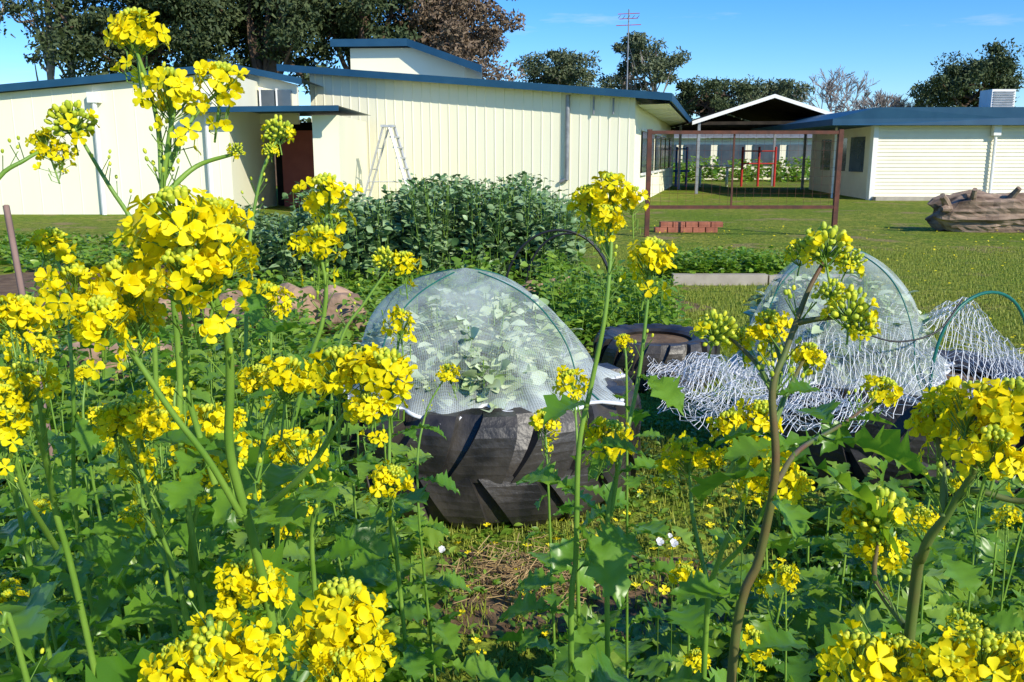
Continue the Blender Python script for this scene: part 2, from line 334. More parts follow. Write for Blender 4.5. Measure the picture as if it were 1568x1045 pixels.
# ------------------------------------------------------------ scattered foliage helper
def foliage(mb,B,H,n,size,tmpl,mat,spread=.08,el=(-.3,.9),tmin=.1,stem=None,smin=.6):
    B=np.asarray(B,float);k=len(B);H=np.broadcast_to(H,(k,))
    lean=rng.normal(0,.10,(k,2))*H[:,None]
    idx=np.repeat(np.arange(k),n);t=rng.uniform(tmin,1,k*n)
    a=rng.uniform(0,2*PI,k*n)
    pos=B[idx]+np.stack([lean[idx,0]*t+np.cos(a)*spread*.3,lean[idx,1]*t+np.sin(a)*spread*.3,H[idx]*t],1)
    d=np.stack([np.cos(a),np.sin(a),rng.uniform(el[0],el[1],k*n)],1)
    up=np.array([0,0,1.])+rng.normal(0,.35,(k*n,3))
    mb.inst(tmpl[0],tmpl[1],basis(d,up,size*rng.uniform(smin,1.25,k*n)*(1.15-.45*t)),pos,mat)
    if stem:mb.edges(B,B+np.stack([lean[:,0],lean[:,1],H],1),.003,stem)
def scat(n,x0,x1,y0,y1):return np.stack([rng.uniform(x0,x1,n),rng.uniform(y0,y1,n),np.zeros(n)],1)
mb=MB()
B=scat(270,-1.9,-.15,1.15,2.4);B=B[(B[:,0]>-1.0*B[:,1])&(B[:,0]<-.12*B[:,1]-.02)]
foliage(mb,B,rng.uniform(.35,.80,len(B)),17,.14,leafA,0,.1,stem=1)
B=scat(400,-3.2,-.35,2.3,4.6);B=B[(B[:,0]<-.17*B[:,1]-.12)]
foliage(mb,B,rng.uniform(.25,.58,len(B)),16,.12,leafB,0,.1,stem=1)
B=scat(700,-5.0,-.85,4.4,7.6)
foliage(mb,B,rng.uniform(.15,.42,len(B)),14,.09,leafS,0,.12)
B=scat(180,.10,1.9,1.0,2.1);B=B[(B[:,0]>.10*B[:,1])&(B[:,0]<.75*B[:,1])]
foliage(mb,B,rng.uniform(.28,.62,len(B))*np.clip(B[:,0]/.5,.6,1.2),14,.155,leafA,0,.1,stem=1)
B=scat(190,1.0,2.6,2.2,3.2)
foliage(mb,B,rng.uniform(.12,.36,len(B)),14,.11,leafB,0,.1)
mb.build('weed_foliage',[m_weed,m_stem],True)
mb=MB()
B=scat(2600,-1.6,2.6,2.0,6.0)
foliage(mb,B,rng.uniform(.01,.07,len(B)),5,.040,leafS,0,.05,el=(-.1,.9))
B=scat(700,-5,1.5,6.0,9.5)
foliage(mb,B,rng.uniform(.02,.10,len(B)),5,.06,leafS,0,.08,el=(-.1,.9))
mb.build('ground_cover_weeds',[m_weed],True)
tv=[];tf=[]
for k in range(5):
    a=k*1.3;ox,oy=.012*math.cos(a*2.7),.012*math.sin(a*2.7);w=.0028;h=.75+.12*k%.5
    dx,dy=math.cos(a),math.sin(a);n=len(tv)
    tv+=[[ox-dy*w,oy+dx*w,0],[ox+dy*w,oy-dx*w,0],[ox+dx*.015,oy+dy*.015,.045*h]];tf+=[[n,n+1,n+2]]
tv=np.array(tv);tf=np.array(tf)
mb=MB()
def grass(n,x0,x1,y0,y1,s):
    B=scat(n,x0,x1,y0,y1);a=rng.uniform(0,6.28,n);z=np.zeros(n);o=np.ones(n);sc=s*rng.uniform(.5,1.4,n)
    R=np.stack([np.stack([np.cos(a),-np.sin(a),z],1),np.stack([np.sin(a),np.cos(a),z],1),np.stack([z,z,o*.8],1)],1)*sc[:,None,None]
    mb.inst(tv,tf,R,B,0)
grass(10000,-1.2,3.2,2.0,5.0,1.0);grass(16000,.6,6.5,5.0,9.0,.95);grass(16000,1.2,9,9,14,.9)
mb.build('grass',[m_blade])
mb=MB()
B=np.vstack([scat(700,2.2,11,6.0,18),scat(140,-.6,1.2,2.2,3.6),scat(200,1.8,4.5,3.8,7)]);B[:,2]=rng.uniform(.03,.05,len(B));k=len(B)
d=nrm(np.array([0,0,1.])+rng.normal(0,.3,(k,3)));x=nrm(np.cross(d,[0.1,1,0]));y=np.cross(d,x)
mb.inst(FLV,FLF,np.stack([x,y,d],-1)*rng.uniform(.010,.019,k)[:,None,None],B,0)
mb.build('capeweed_flowers',[m_dand])
mb=MB()
for c in((.43,1.55,.83),(.31,1.75,.6),(-.18,2.1,.42),(.55,2.9,.1),(.33,1.7,.62)):
    d=nrm(np.array([[.2,-.5,.8]]));x=nrm(np.cross(d,[0.1,1,0]));y=np.cross(d,x)
    mb.inst(FLS[1][0],FLS[1][1],np.stack([x,y,d],-1)*.013,np.array([c]),0);mb.edges([c],[[c[0]+.02,c[1]+.03,0]],.0012,1)
mb.build('white_wildflower',[m_white,m_stem])
mb=MB();n=520;c=np.stack([rng.normal(.05,.13,n),rng.normal(2.75,.10,n),rng.uniform(.01,.06,n)],1);a=rng.uniform(0,6.28,n);l=rng.uniform(.03,.09,n)
mb.edges(c,c+np.stack([np.cos(a)*l,np.sin(a)*l,rng.uniform(-.01,.03,n)],1),.0016,0);mb.build('straw_patch',[m_straw])
# ------------------------------------------------------------ broad beans
mb=MB()
B=scat(780,-3.6,.65,9.2,11.3);hh=1.0+.10*np.sin(B[:,0]*2.1+2.2)+.07*np.sin(B[:,0]*5)+rng.uniform(-.1,.12,len(B));hh*=np.where(B[:,0]<-2.3,.68,1)*np.where(B[:,0]>.2,.88,1)
foliage(mb,B,hh,34,.10,leafO,0,.18,el=(0,1.3),stem=1)
mb.build('broad_bean_plants',[m_bean,m_stem],True)
mb=MB();B=scat(260,1.75,3.15,10.0,10.9);foliage(mb,B,rng.uniform(.2,.36,len(B)),20,.08,leafO,0,.12)
mb.build('parsley_row',[m_weed],True)
mb=MB();B=scat(300,-3.8,1.3,7.8,9.2);foliage(mb,B,rng.uniform(.12,.42,len(B))*np.where(B[:,0]>-.6,1.2,.7),22,.10,leafO,0,.15,stem=1)
B=scat(150,.3,1.3,6.4,8.0);foliage(mb,B,rng.uniform(.2,.5,len(B)),22,.09,leafS,0,.15,stem=1)
B=scat(160,-9,-3.8,11,15);foliage(mb,B,rng.uniform(.1,.3,len(B)),18,.12,leafO,0,.2)
mb.build('vegetable_bed_plants',[m_weed,m_stem],True)
# ------------------------------------------------------------ ground
def ground_mat():
    m=bpy.data.materials.new('lawn_ground');m.use_nodes=True;nt=m.node_tree;N=nt.nodes;L=nt.links
    p=N['Principled BSDF'];p.inputs['Roughness'].default_value=.95;p.inputs['Specular IOR Level'].default_value=.1
    tc=N.new('ShaderNodeTexCoord')
    def noise(s,d=5):
        n=N.new('ShaderNodeTexNoise');n.inputs['Scale'].default_value=s;n.inputs['Detail'].default_value=d;L.new(tc.outputs['Object'],n.inputs[0]);return n
    def ramp(n,a,b):
        r=N.new('ShaderNodeMapRange');r.inputs[1].default_value=a;r.inputs[2].default_value=b;L.new(n.outputs[0],r.inputs[0]);return r
    def mx(f,a,b):
        x=N.new('ShaderNodeMix');x.data_type='RGBA';L.new(f.outputs[0],x.inputs[0])
        for i,c in((6,a),(7,b)):
            if isinstance(c,tuple):x.inputs[i].default_value=(*c,1)
            else:L.new(c.outputs[2],x.inputs[i])
        return x
    a=mx(ramp(noise(.35),.38,.62),(.19,.26,.025),(.32,.32,.05))
    b=mx(ramp(noise(7,8),.44,.64),a,(.09,.15,.015))
    b2=mx(ramp(noise(1.6,6),.50,.68),b,(.14,.22,.02))
    c=mx(ramp(noise(.9,9),.57,.68),b2,(.30,.23,.10))
    L.new(c.outputs[2],p.inputs['Base Color'])
    bp=N.new('ShaderNodeBump');bp.inputs['Strength'].default_value=1;bp.inputs['Distance'].default_value=.06;L.new(noise(18,9).outputs[0],bp.inputs['Height']);L.new(bp.outputs[0],p.inputs['Normal'])
    return m
mb=MB();mb.add([[-400,-20,0],[400,-20,0],[400,500,0],[-400,500,0]],[[0,1,2,3]]);mb.build('lawn_ground',[ground_mat()])
def sheet(name,poly,z,mat):
    b=MB();n=len(poly);c=np.mean(poly,0);b.add([[x,y,z] for x,y in poly]+[[c[0],c[1],z]],[[i,(i+1)%n,n] for i in range(n)]);return b.build(name,[mat])
def blob(cx,cy,rx,ry,n=28):return [(cx+rx*math.cos(2*PI*i/n)*(1+.12*math.sin(3.1*i)),cy+ry*math.sin(2*PI*i/n)*(1+.12*math.sin(2.3*i))) for i in range(n)]
sheet('garden_bed_soil',blob(-2.6,9.0,4.2,3.6),.004,m_soil)
sheet('bare_soil_patch',blob(.15,2.7,.75,.30),.004,m_soil)
def rock(mb,c,s,seed,mat=0):
    r=np.random.default_rng(seed);V,Q,T=sph_t(14,9,1.0);k=r.normal(0,1,(9,3))*2.4;ph=r.uniform(0,6,9)
    V=np.sign(V)*np.abs(V)**.8
    f=1+sum(.09*np.sin(V@k[i]+ph[i]) for i in range(9));V=V*f[:,None]*np.array(s)+np.array(c);mb.add(V,Q,mat);mb.add(V,T,mat)
mb=MB()
for i,(x,y,s) in enumerate([(-1.98,7.0,.20),(-1.66,6.95,.24),(-1.30,6.9,.19),(-2.3,7.1,.2),(-2.75,7.2,.22),(-1.48,7.2,.2),(.2,8.3,.14),(.42,8.35,.17),(.62,8.2,.14),(.8,8.1,.13),(-3.1,7.4,.2)]):
    rock(mb,(x,y,s*.8),(s*1.0,s*.8,s*.9),i)
mb.build('garden_bed_rocks',[m_rock])
mb=MB();rock(mb,(-2.35,5.3,.16),(.34,.22,.18),44);mb.build('flat_rock',[m_rock])
mb=MB();mb.box((1.8,9.82,0),(2.85,9.94,.12));mb.box((2.87,9.82,0),(3.9,9.94,.11));mb.build('timber_garden_edge',[m_timber])
# ------------------------------------------------------------ tyres
def tyre(name,cx,cy,Rr,Hh,lugs=16):
    mb=MB();prof=[(.58,.03),(.74,.0),(.88,.02),(.925,.08),(.945,.2),(.95,.42),(.945,.60),(.93,.70),(.90,.80),(.87,.90),(.84,.97),(.78,1.0),(.62,.95),(.56,.90),(.60,.80),(.80,.6),(.82,.3),(.58,.03)]
    n=88;V=[];F=[]
    for i in range(n):
        a=2*PI*i/n
        for r,z in prof:V.append([cx+Rr*r*math.cos(a),cy+Rr*r*math.sin(a),Hh*z+.002])
    m=len(prof)
    for i in range(n):
        for j in range(m-1):F.append([i*m+j,((i+1)%n)*m+j,((i+1)%n)*m+j+1,i*m+j+1])
    mb.add(V,F)
    def rp(a,r,z):return [cx+Rr*r*math.cos(a),cy+Rr*r*math.sin(a),Hh*z]
    P_=2*PI/lugs
    for side in(0,1):
        for i in range(lugs):
            a0=P_*(i+.5*side);VV=[];st=7;C=4
            for k in range(st+1):
                t=k/st
                z=.46+.53*t if side==0 else .50-.47*t
                a=a0-P_*.42*(1-t)**1.3
                w=P_*(.47-.17*t)
                ro=(.992,1.0,1.003,1.004,1.0,.99,.965,.925)[k];ri=.80
                VV+=[rp(a-w,ri,z),rp(a-w*.92,ro,z),rp(a+w*.92,ro,z),rp(a+w,ri,z)]
            FF=[[k*4+j,k*4+j+1,k*4+j+5,k*4+j+4] for k in range(st) for j in range(3)]
            FF+=[[0,1,2,3],[st*4,st*4+1,st*4+2,st*4+3]];mb.add(VV,FF)
    ob=mb.build(name,[m_rubber])
    b=MB();b.add([[cx+Rr*.8*math.cos(2*PI*i/40),cy+Rr*.8*math.sin(2*PI*i/40),Hh*.82] for i in range(40)]+[[cx,cy,Hh*.9]],[[i,(i+1)%40,40] for i in range(40)])
    b.build('soil_fill',[m_soil],True,ob)
tyre('tractor_tyre_planter',-.10,3.78,.665,.46,17);tyre('tractor_tyre_planter',1.85,3.95,.66,.45,17);tyre('tyre_planter',.92,5.55,.40,.30,18)
# ------------------------------------------------------------ net domes
def net_mat():
    m=bpy.data.materials.new('fine_mesh_fabric');m.use_nodes=True;nt=m.node_tree;N=nt.nodes;L=nt.links;N.clear()
    out=N.new('ShaderNodeOutputMaterial');d=N.new('ShaderNodeBsdfDiffuse');d.inputs[0].default_value=(.78,.86,.83,1)
    tl=N.new('ShaderNodeBsdfTranslucent');tl.inputs[0].default_value=(.78,.86,.83,1);m1=N.new('ShaderNodeMixShader');m1.inputs[0].default_value=.35;L.new(d.outputs[0],m1.inputs[1]);L.new(tl.outputs[0],m1.inputs[2])
    tr=N.new('ShaderNodeBsdfTransparent');ms=N.new('ShaderNodeMixShader')
    uv=N.new('ShaderNodeUVMap');sx=N.new('ShaderNodeSeparateXYZ');L.new(uv.outputs[0],sx.inputs[0])
    def band(o,per):
        a=N.new('ShaderNodeMath');a.operation='MULTIPLY';a.inputs[1].default_value=2*PI/per;L.new(o,a.inputs[0])
        s=N.new('ShaderNodeMath');s.operation='SINE';L.new(a.outputs[0],s.inputs[0]);g=N.new('ShaderNodeMath');g.operation='GREATER_THAN';g.inputs[1].default_value=.6;L.new(s.outputs[0],g.inputs[0]);return g
    g=N.new('ShaderNodeMath');g.operation='MAXIMUM';L.new(band(sx.outputs[0],.0065).outputs[0],g.inputs[0]);L.new(band(sx.outputs[1],.0065).outputs[0],g.inputs[1])
    tc=N.new('ShaderNodeTexCoord');no=N.new('ShaderNodeTexNoise');no.inputs['Scale'].default_value=4;no.inputs['Detail'].default_value=5;no.inputs['Distortion'].default_value=1.2;L.new(tc.outputs['Object'],no.inputs[0])
    mr=N.new('ShaderNodeMapRange');mr.inputs[1].default_value=.42;mr.inputs[2].default_value=.68;mr.inputs[3].default_value=.02;mr.inputs[4].default_value=.34;L.new(no.outputs[0],mr.inputs[0])
    hm=N.new('ShaderNodeMapRange');hm.inputs[1].default_value=.16;hm.inputs[2].default_value=.0;hm.inputs[3].default_value=0;hm.inputs[4].default_value=.40;L.new(sx.outputs[1],hm.inputs[0])
    s2=N.new('ShaderNodeMath');s2.operation='ADD';L.new(mr.outputs[0],s2.inputs[0]);L.new(hm.outputs[0],s2.inputs[1])
    ad=N.new('ShaderNodeMath');ad.operation='MULTIPLY_ADD';ad.inputs[1].default_value=.36;L.new(g.outputs[0],ad.inputs[0]);L.new(s2.outputs[0],ad.inputs[2]);ad.use_clamp=True
    L.new(ad.outputs[0],ms.inputs[0]);L.new(tr.outputs[0],ms.inputs[1]);L.new(m1.outputs[0],ms.inputs[2]);L.new(ms.outputs[0],out.inputs[0]);return m
m_mesh=net_mat()
def dome(name,cx,cy,z0,r,h,rot,seed,tmat,tsize,flare=.2,fa=-.25):
    par=empty(name)
    n=168;m=40;V=[];UV=[];r_=np.random.default_rng(seed);s_=0;pr=None
    for j in range(m+1):
        ph=PI/2*j/m;cr=math.cos(ph)**.62;sz=math.sin(ph)**.72
        for i in range(n):
            a=2*PI*i/n;ar=a-rot;pole=abs(math.cos(2*ar))**2.2
            rr=cr*(.91+.15*pole)
            z=h*(sz*.84*(1-.12*(1-pole)*math.sin(2*ph))+.16*max(0,1-cr*1.05)**1.3)
            rr*=1+.02*math.sin(a*7+sz*6+seed)*(1-sz)+.016*math.sin(a*19+sz*9)*(1-sz)
            da=(a-fa+PI)%(2*PI)-PI;fl=math.exp(-(da/.7)**2)*max(0,1-sz/.75)
            rr*=1+flare*fl*(1+.22*math.sin(a*23+sz*5)+.12*math.sin(a*41-sz*8))
            if sz<.22:rr*=1+.12*(.22-sz)/.22*(1+.6*math.sin(a*11+seed)+.3*math.sin(a*29))
            z+=(.018*math.sin(a*9+seed)*(1-sz/.22) if sz<.22 else 0)-.030*math.sin(a*5+sz*4+seed)*sz*(1-sz)
            V.append([cx+r*rr*math.cos(a),cy+r*rr*math.sin(a),z0+z])
        p=np.array(V[-n]);
        if pr is not None:s_+=np.linalg.norm(p-pr)
        pr=p
        for i in range(n):UV.append((2*PI*i/n*r*.9,s_))
    F=[[j*n+i,j*n+(i+1)%n,(j+1)*n+(i+1)%n,(j+1)*n+i] for j in range(m) for i in range(n)]
    me=bpy.data.meshes.new('mesh_cover');me.from_pydata(V,[],F);uvl=me.uv_layers.new(name='UVMap')
    for p in me.polygons:
        p.use_smooth=True
        for li in p.loop_indices:
            vi=me.loops[li].vertex_index;u,v=UV[vi]
            if vi%n==0 and (p.vertices[0]%n)==n-1:u=2*PI*r*.9
            uvl.data[li].uv=(u,v)
    me.materials.append(m_mesh);ob=bpy.data.objects.new('mesh_cover',me);scene.collection.objects.link(ob);ob.parent=par
    b=MB()
    for k in range(4):
        a=rot+k*PI/2;i=int(round(a/(2*PI)*n))%n
        b.tube([np.array(V[j*n+i])+np.array([0,0,.002]) for j in range(0,m)],.003,6,0)
    b.build('frame_poles',[m_hoop],True,par)
    b=MB();b.tube([np.array(V[i%n])+[0,0,.004*math.sin(i*1.3)] for i in range(n+1)],.008,6,0,False)
    b.build('hem',[m_net],True,par)
    b=MB();k=170;a=r_.uniform(0,6.28,k);q=np.sqrt(r_.uniform(0,1,k))*r*.86
    Bs=np.stack([cx+q*np.cos(a),cy+q*np.sin(a),np.full(k,z0-.05)],1);foliage(b,Bs,(h*.92)*(1-(q/r)**3)**.6*r_.uniform(.6,1,k),22,tsize,leafO,0,.1,stem=1)
    b.build('leafy_greens',[tmat,m_stem],True,par)
dome('netted_plant_dome',-.20,3.76,.44,.50,.50,.95,1,m_pale,.085)
dome('netted_plant_dome',1.50,4.05,.43,.42,.58,.45,2,m_pale,.08,.12,0)
# draped bird netting
def Hf(x,y,o):
    d2=np.hypot(x-1.85,y-3.95);z=np.where(d2<.66,.47,.47-.44*np.clip((d2-.66)/.22,0,1))
    dd=np.hypot(x-1.56,y-4.0)/.48;z=np.maximum(z,np.where(dd<1,.43+.28*np.sqrt(np.clip(1-dd**2,0,1)),0))
    z=np.maximum(z,.43+.33*np.exp(-((x-1.98)/.20)**2-((y-3.9)/.28)**2))
    z=np.maximum(z,.50*np.exp(-((x-.85)/.22)**2-((y-3.72)/.38)**2)+.03)
    z=np.maximum(z,.42*np.exp(-((x-1.15)/.25)**2-((y-3.65)/.33)**2)+.03)
    return z+o+.022*np.sin(x*23+y*9)+.018*np.sin(y*31-x*12)+.010*np.sin(x*51)
b=MB()
for o,sd,x0,x1,y0,y1 in((.0,0,.62,2.40,3.05,4.15),(.03,3,.72,2.35,3.2,4.1),(.05,5,.62,1.3,2.95,3.95)):
    cell=.030;nx=int((x1-x0)/cell);ny=int((y1-y0)/(cell*.8));I,J=np.meshgrid(np.arange(nx+1),np.arange(ny+1),indexing='ij')
    X=x0+I*cell+.5*cell*(J%2)+.024*np.sin(J*.35+sd)+.018*np.sin(I*.5+J*.3);Y=y0+J*cell*.8+.024*np.sin(I*.4+sd)
    X=X+rng.normal(0,.003,X.shape);Z=Hf(X,Y,o)+rng.normal(0,.003,X.shape);Pn=np.stack([X,Y,Z],-1)
    A=[];C=[]
    for par_ in(0,1):
        js=np.arange(par_,ny,2);A.append(Pn[:,js].reshape(-1,3));C.append(Pn[:,js+1].reshape(-1,3))
        if par_==0:A.append(Pn[1:,js].reshape(-1,3));C.append(Pn[:-1,js+1].reshape(-1,3))
        else:A.append(Pn[:-1,js].reshape(-1,3));C.append(Pn[1:,js+1].reshape(-1,3))
    A=np.vstack(A);C=np.vstack(C)
    front=3.14+.16*np.sin(A[:,0]*5+sd)+.22*np.clip((A[:,0]-1.2)/.5,0,1)
    k=(A[:,1]>front)&(np.hypot(A[:,0]+.10,A[:,1]-3.78)>.69);b.edges(A[k],C[k],.0011,0)
b.build('bird_netting',[m_net])
t=np.linspace(0,PI,26)
b=MB();b.tube([(2.02+.27*math.cos(a),3.72+.12*math.cos(a),.42+.42*math.sin(a)**.7) for a in t],.007,8,0)
b.tube(catmull([(1.42,3.58,.70),(1.58,3.56,.66),(1.75,3.58,.70),(1.88,3.66,.82)],5),.004,6,1)
b.build('net_hoop',[m_hoop,m_black],True)
b=MB();b.tube([(.42-.5*math.cos(a),8.0,.02+.74*math.sin(a)**.8) for a in t],.011,8,0);b.tube([(.55-.42*math.cos(a),8.6,.02+.66*math.sin(a)**.8) for a in t],.011,8,0);b.build('garden_arch_hoop',[m_black],True)
# ------------------------------------------------------------ rusty frame
b=MB()
for x in(2.42,5.78):b.box((x-.04,15.96,0),(x+.04,16.04,1.88))
for z in(1.80,.50):b.box((2.46,15.97,z),(5.74,16.03,z+.06))
b.box((3.9,16.0,.56),(3.93,16.03,1.8))
xs=np.arange(2.5,5.74,.15);b.edges(np.stack([xs,xs*0+16,xs*0+.56],1),np.stack([xs,xs*0+16,xs*0+1.8],1),.0022)
zs=np.arange(.62,1.8,.15);b.edges(np.stack([zs*0+2.46,zs*0+16,zs],1),np.stack([zs*0+5.74,zs*0+16,zs],1),.0022)
b.build('rusty_trellis_frame',[m_rust])
b=MB()
for r in range(2):
    for i in range(5):b.box((2.72+i*.24+r*.1,16.9,.004+r*.1),(2.94+i*.24+r*.1,17.1,.10+r*.1))
b.build('brick_stack',[m_brick])
# ------------------------------------------------------------ log
b=MB();n=60;V=[];s=48;pts=[(8.15+6.5*i/(n-1),17.3-.9*i/(n-1),.34+.10*i/(n-1)) for i in range(n)]
for i,(x,y,z) in enumerate(pts):
    t=i/(n-1);base=.33+.05*math.exp(-((t-.08)/.08)**2)+.03*math.sin(i*.22)+.10*t
    if i<3:base*=(.55,.85,.97)[i]
    for j in range(s):
        a=2*PI*j/s;r=base*(1+.10*math.sin(3*a+i*.06)+.06*math.sin(8*a-i*.08)+.05*math.sin(15*a+i*.12)+rng.normal(0,.028)+.06*math.sin(i*.8+a*2))
        V.append([x+.10*math.sin(a*3+1)*(i<4),y+r*math.cos(a),max(.0,z+r*math.sin(a))])
b.add(V,[[i*s+j,i*s+(j+1)%s,(i+1)*s+(j+1)%s,(i+1)*s+j] for i in range(n-1) for j in range(s)])
b.add(V[:s]+[[pts[0][0]+.12,pts[0][1],pts[0][2]]],[[j,(j+1)%s,s] for j in range(s)])
for (x,dx,dz,r0) in((8.3,-.30,.20,.10),(8.35,-.35,-.05,.09),(9.3,.12,.34,.09),(10.1,-.25,.30,.11),(8.7,-.10,.32,.08)):
    b.tube(catmull([(x,17.05,.42),(x+dx*.5,16.85,.48+dz*.5),(x+dx,16.70,.50+dz)],4),np.linspace(r0,r0*.55,9),8)
b.build('fallen_log',[m_log])
# ------------------------------------------------------------ building helpers
def ribwall(b,p0,p1,z0,z1a,z1b,pitch=.28,d=.014,w=.05,mat=0):
    p0=np.array(p0,float);p1=np.array(p1,float);L=np.linalg.norm(p1-p0);u=(p1-p0)/L;nn=np.array([u[1],-u[0]])
    if nn[1]>0:nn=-nn
    s=[0.];o=[0.];x=pitch*.5
    while x+w<L:
        s+=[x,x+.012,x+w-.012,x+w];o+=[0,d,d,0];x+=pitch
    s.append(L);o.append(0);s=np.array(s);o=np.array(o);k=len(s)
    xy=p0+np.outer(s,u)+np.outer(o,nn);zt=z1a+(z1b-z1a)*s/L
    V=np.vstack([np.column_stack([xy,np.full(k,z0)]),np.column_stack([xy,zt])]);b.add(V,[[i,i+1,i+1+k,i+k] for i in range(k-1)],mat)
def beam(b,p,q,h,t,mat=0):
    p=np.array(p,float);q=np.array(q,float);d=q-p;n=np.array([d[1],-d[0],0]);n/=np.linalg.norm(n);n*=t/2;H=np.array([0,0,-h])
    b.add([p-n,p+n,p+n+H,p-n+H,q-n,q+n,q+n+H,q-n+H],[[0,1,2,3],[4,7,6,5],[0,4,5,1],[1,5,6,2],[2,6,7,3],[3,7,4,0]],mat)
def quad(b,a,c,d,e,mat=0):b.add([a,c,d,e],[[0,1,2,3]],mat)
par=empty('school_hall_building')
b=MB();ribwall(b,(-6.15,28.0),(3.5,26.0),0,3.95,3.07);quad(b,(-6.15,28,0),(-6.15,28,3.95),(-4,44,3.95),(-4,44,0))
ribwall(b,(3.5,26.0),(8.0,45.0),0,3.0,2.95);b.build('walls',[m_cream],parent=par)
b=MB();quad(b,(-7.0,27.75,4.10),(4.35,25.4,3.08),(8.9,45,3.0),(-4,47,4.1));b.build('roof',[m_roof],parent=par)
b=MB();beam(b,(-7.05,27.72,4.14),(4.38,25.36,3.14),.20,.05);beam(b,(4.40,25.38,3.14),(8.95,45.0,3.06),.22,.05);b.build('fascia',[m_blue],parent=par)
b=MB();quad(b,(3.55,26,2.86),(4.36,25.45,2.86),(8.9,45,2.8),(8,45,2.8));
for k in range(7):
    t=.12+.12*k;x=3.5+4.5*t;y=26+19*t;beam(b,(x,y,2.9),(x+.8,y-.2,2.9),.08,.06)
b.build('soffit',[m_whitep],parent=par)
b=MB()
for k in range(6):
    t0=.10+.14*k;t1=t0+.10;A=np.array([3.5+4.5*t0+.06,26+19*t0]);C=np.array([3.5+4.5*t1+.06,26+19*t1]);quad(b,(*A,.9),(*C,.9),(*C,2.2),(*A,2.2),0)
    beam(b,(*A,.92),(*C,.92),.07,.08,1);beam(b,(*A,2.26),(*C,2.26),.07,.08,1);
b.build('side_windows',[m_glass,m_whitep],parent=par)
def onwall(x,o=.1):
    t=(x+6.15)/9.65;return (x-.2*o,28-2*t-o)
b=MB();p=onwall(1.62);b.tube([(*p,.75),(*p,3.15)],.065,8,0);b.tube([(*onwall(1.62),.78),(*onwall(1.42,.06),.68)],.06,8,0)
b.tube([(*onwall(2.35),2.6),(*onwall(2.35),3.1)],.03,6,0);b.tube([(*onwall(2.9),2.6),(*onwall(2.9),3.05)],.03,6,0)
b.build('downpipe',[m_grey],True,par)  # pipe thickened and shadow-grey: its cast shadow is put into colour and width
b=MB();b.prism([(-5.5,31.5,3.9),(-1.6,31.2,3.9),(-1.6,31.2,4.62),(-3.2,31.3,5.02),(-5.5,31.5,5.02)],(.5,3,0),0);b.build('clerestory_wall',[m_cream],parent=par)
b=MB();beam(b,(-6.1,31.2,5.28),(-3.5,31.0,5.28),.24,.06);beam(b,(-3.5,31.0,5.28),(-1.0,30.2,4.35),.24,.06);quad(b,(-6.1,31.2,5.27),(-3.5,31,5.27),(-2.5,35,5.27),(-5.6,35,5.27));quad(b,(-3.5,31.0,5.26),(-1.0,30.2,4.33),(.0,34,4.33),(-2.5,35,5.26));b.build('clerestory_roof',[m_blue],parent=par)
par=empty('school_wing_building')
b=MB();ribwall(b,(-16,22.4),(-6.95,22.4),0,2.62,3.42,pitch=.5,w=.04,d=.008);quad(b,(-6.95,22.4,0),(-6.95,22.4,3.42),(-6.95,26.5,3.42),(-6.95,26.5,0))
b.box((-4.95,22.6,0),(-4.3,26.9,2.42));b.box((-7.6,25.2,2.3),(-5.9,25.4,3.35));b.prism([(-7.6,25.2,3.35),(-5.9,25.2,3.35),(-7.6,25.2,3.8)],(0,.2,0));b.build('walls',[m_cream],parent=par)
b=MB();beam(b,(-16.2,22.2,2.78),(-7.2,22.2,3.58),.17,.05);quad(b,(-16.2,22.2,2.77),(-7.2,22.2,3.57),(-7.2,30,3.57),(-16.2,30,2.77));beam(b,(-8.2,24.95,4.0),(-5.7,24.95,3.50),.17,.05);quad(b,(-8.2,24.95,3.99),(-5.7,24.95,3.49),(-5.7,29,3.49),(-8.2,29,3.99))
beam(b,(-7.9,21.9,2.58),(-4.15,21.9,2.62),.13,.05);quad(b,(-7.9,21.9,2.57),(-4.15,21.9,2.61),(-4.15,27,2.61),(-7.9,27,2.57));b.build('roof',[m_blue],parent=par)
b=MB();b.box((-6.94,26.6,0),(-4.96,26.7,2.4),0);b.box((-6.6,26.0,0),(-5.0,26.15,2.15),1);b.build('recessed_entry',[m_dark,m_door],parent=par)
b=MB()
for x in(-7.3,-6.85,-6.4):b.box((x,25.05,2.72),(x+.36,25.18,3.2),0);b.box((x-.04,25.02,2.68),(x,25.19,3.24),1)
b.build('windows',[m_glass,m_whitep],parent=par)
b=MB()
for x in(-10.15,-7.45):b.tube([(x,22.28,0),(x,22.28,2.7)],.06,8);b.box((x-.14,22.2,2.7),(x+.14,22.38,2.95))
b.build('downpipes',[m_whitep],parent=par)
par=empty('weatherboard_building')
b=MB();zs=[];ys=[];z=.12
while z<2.46:
    zs+=[z,z+.118];ys+=[-.025,0.0];z+=.12
V=[(12.0,30+y,zv) for y,zv in zip(ys,zs)]+[(26,29.5+y,zv) for y,zv in zip(ys,zs)];k=len(zs)
b.add(V,[[i,i+1,i+1+k,i+k] for i in range(k-1)]);quad(b,(12,30,0),(12,30,2.45),(13.2,40,2.45),(13.2,40,0));b.build('boards',[m_cream2],parent=par)
b=MB();b.box((12.0,29.6,0),(26,29.98,.12));b.build('plinth',[m_timber],parent=par)
b=MB();b.prism([(11.7,29.5,2.42),(26,29.0,2.42),(26,29.0,2.98),(11.75,29.5,2.98),(10.4,29.6,2.62),(10.4,29.6,2.42)],(0,10,0));b.build('roof_fascia',[m_blue],parent=par)
b=MB();b.box((11.9,29.93,0),(12.06,30.2,2.42),0);b.box((11.2,31.5,.0),(11.25,31.56,2.4),0)
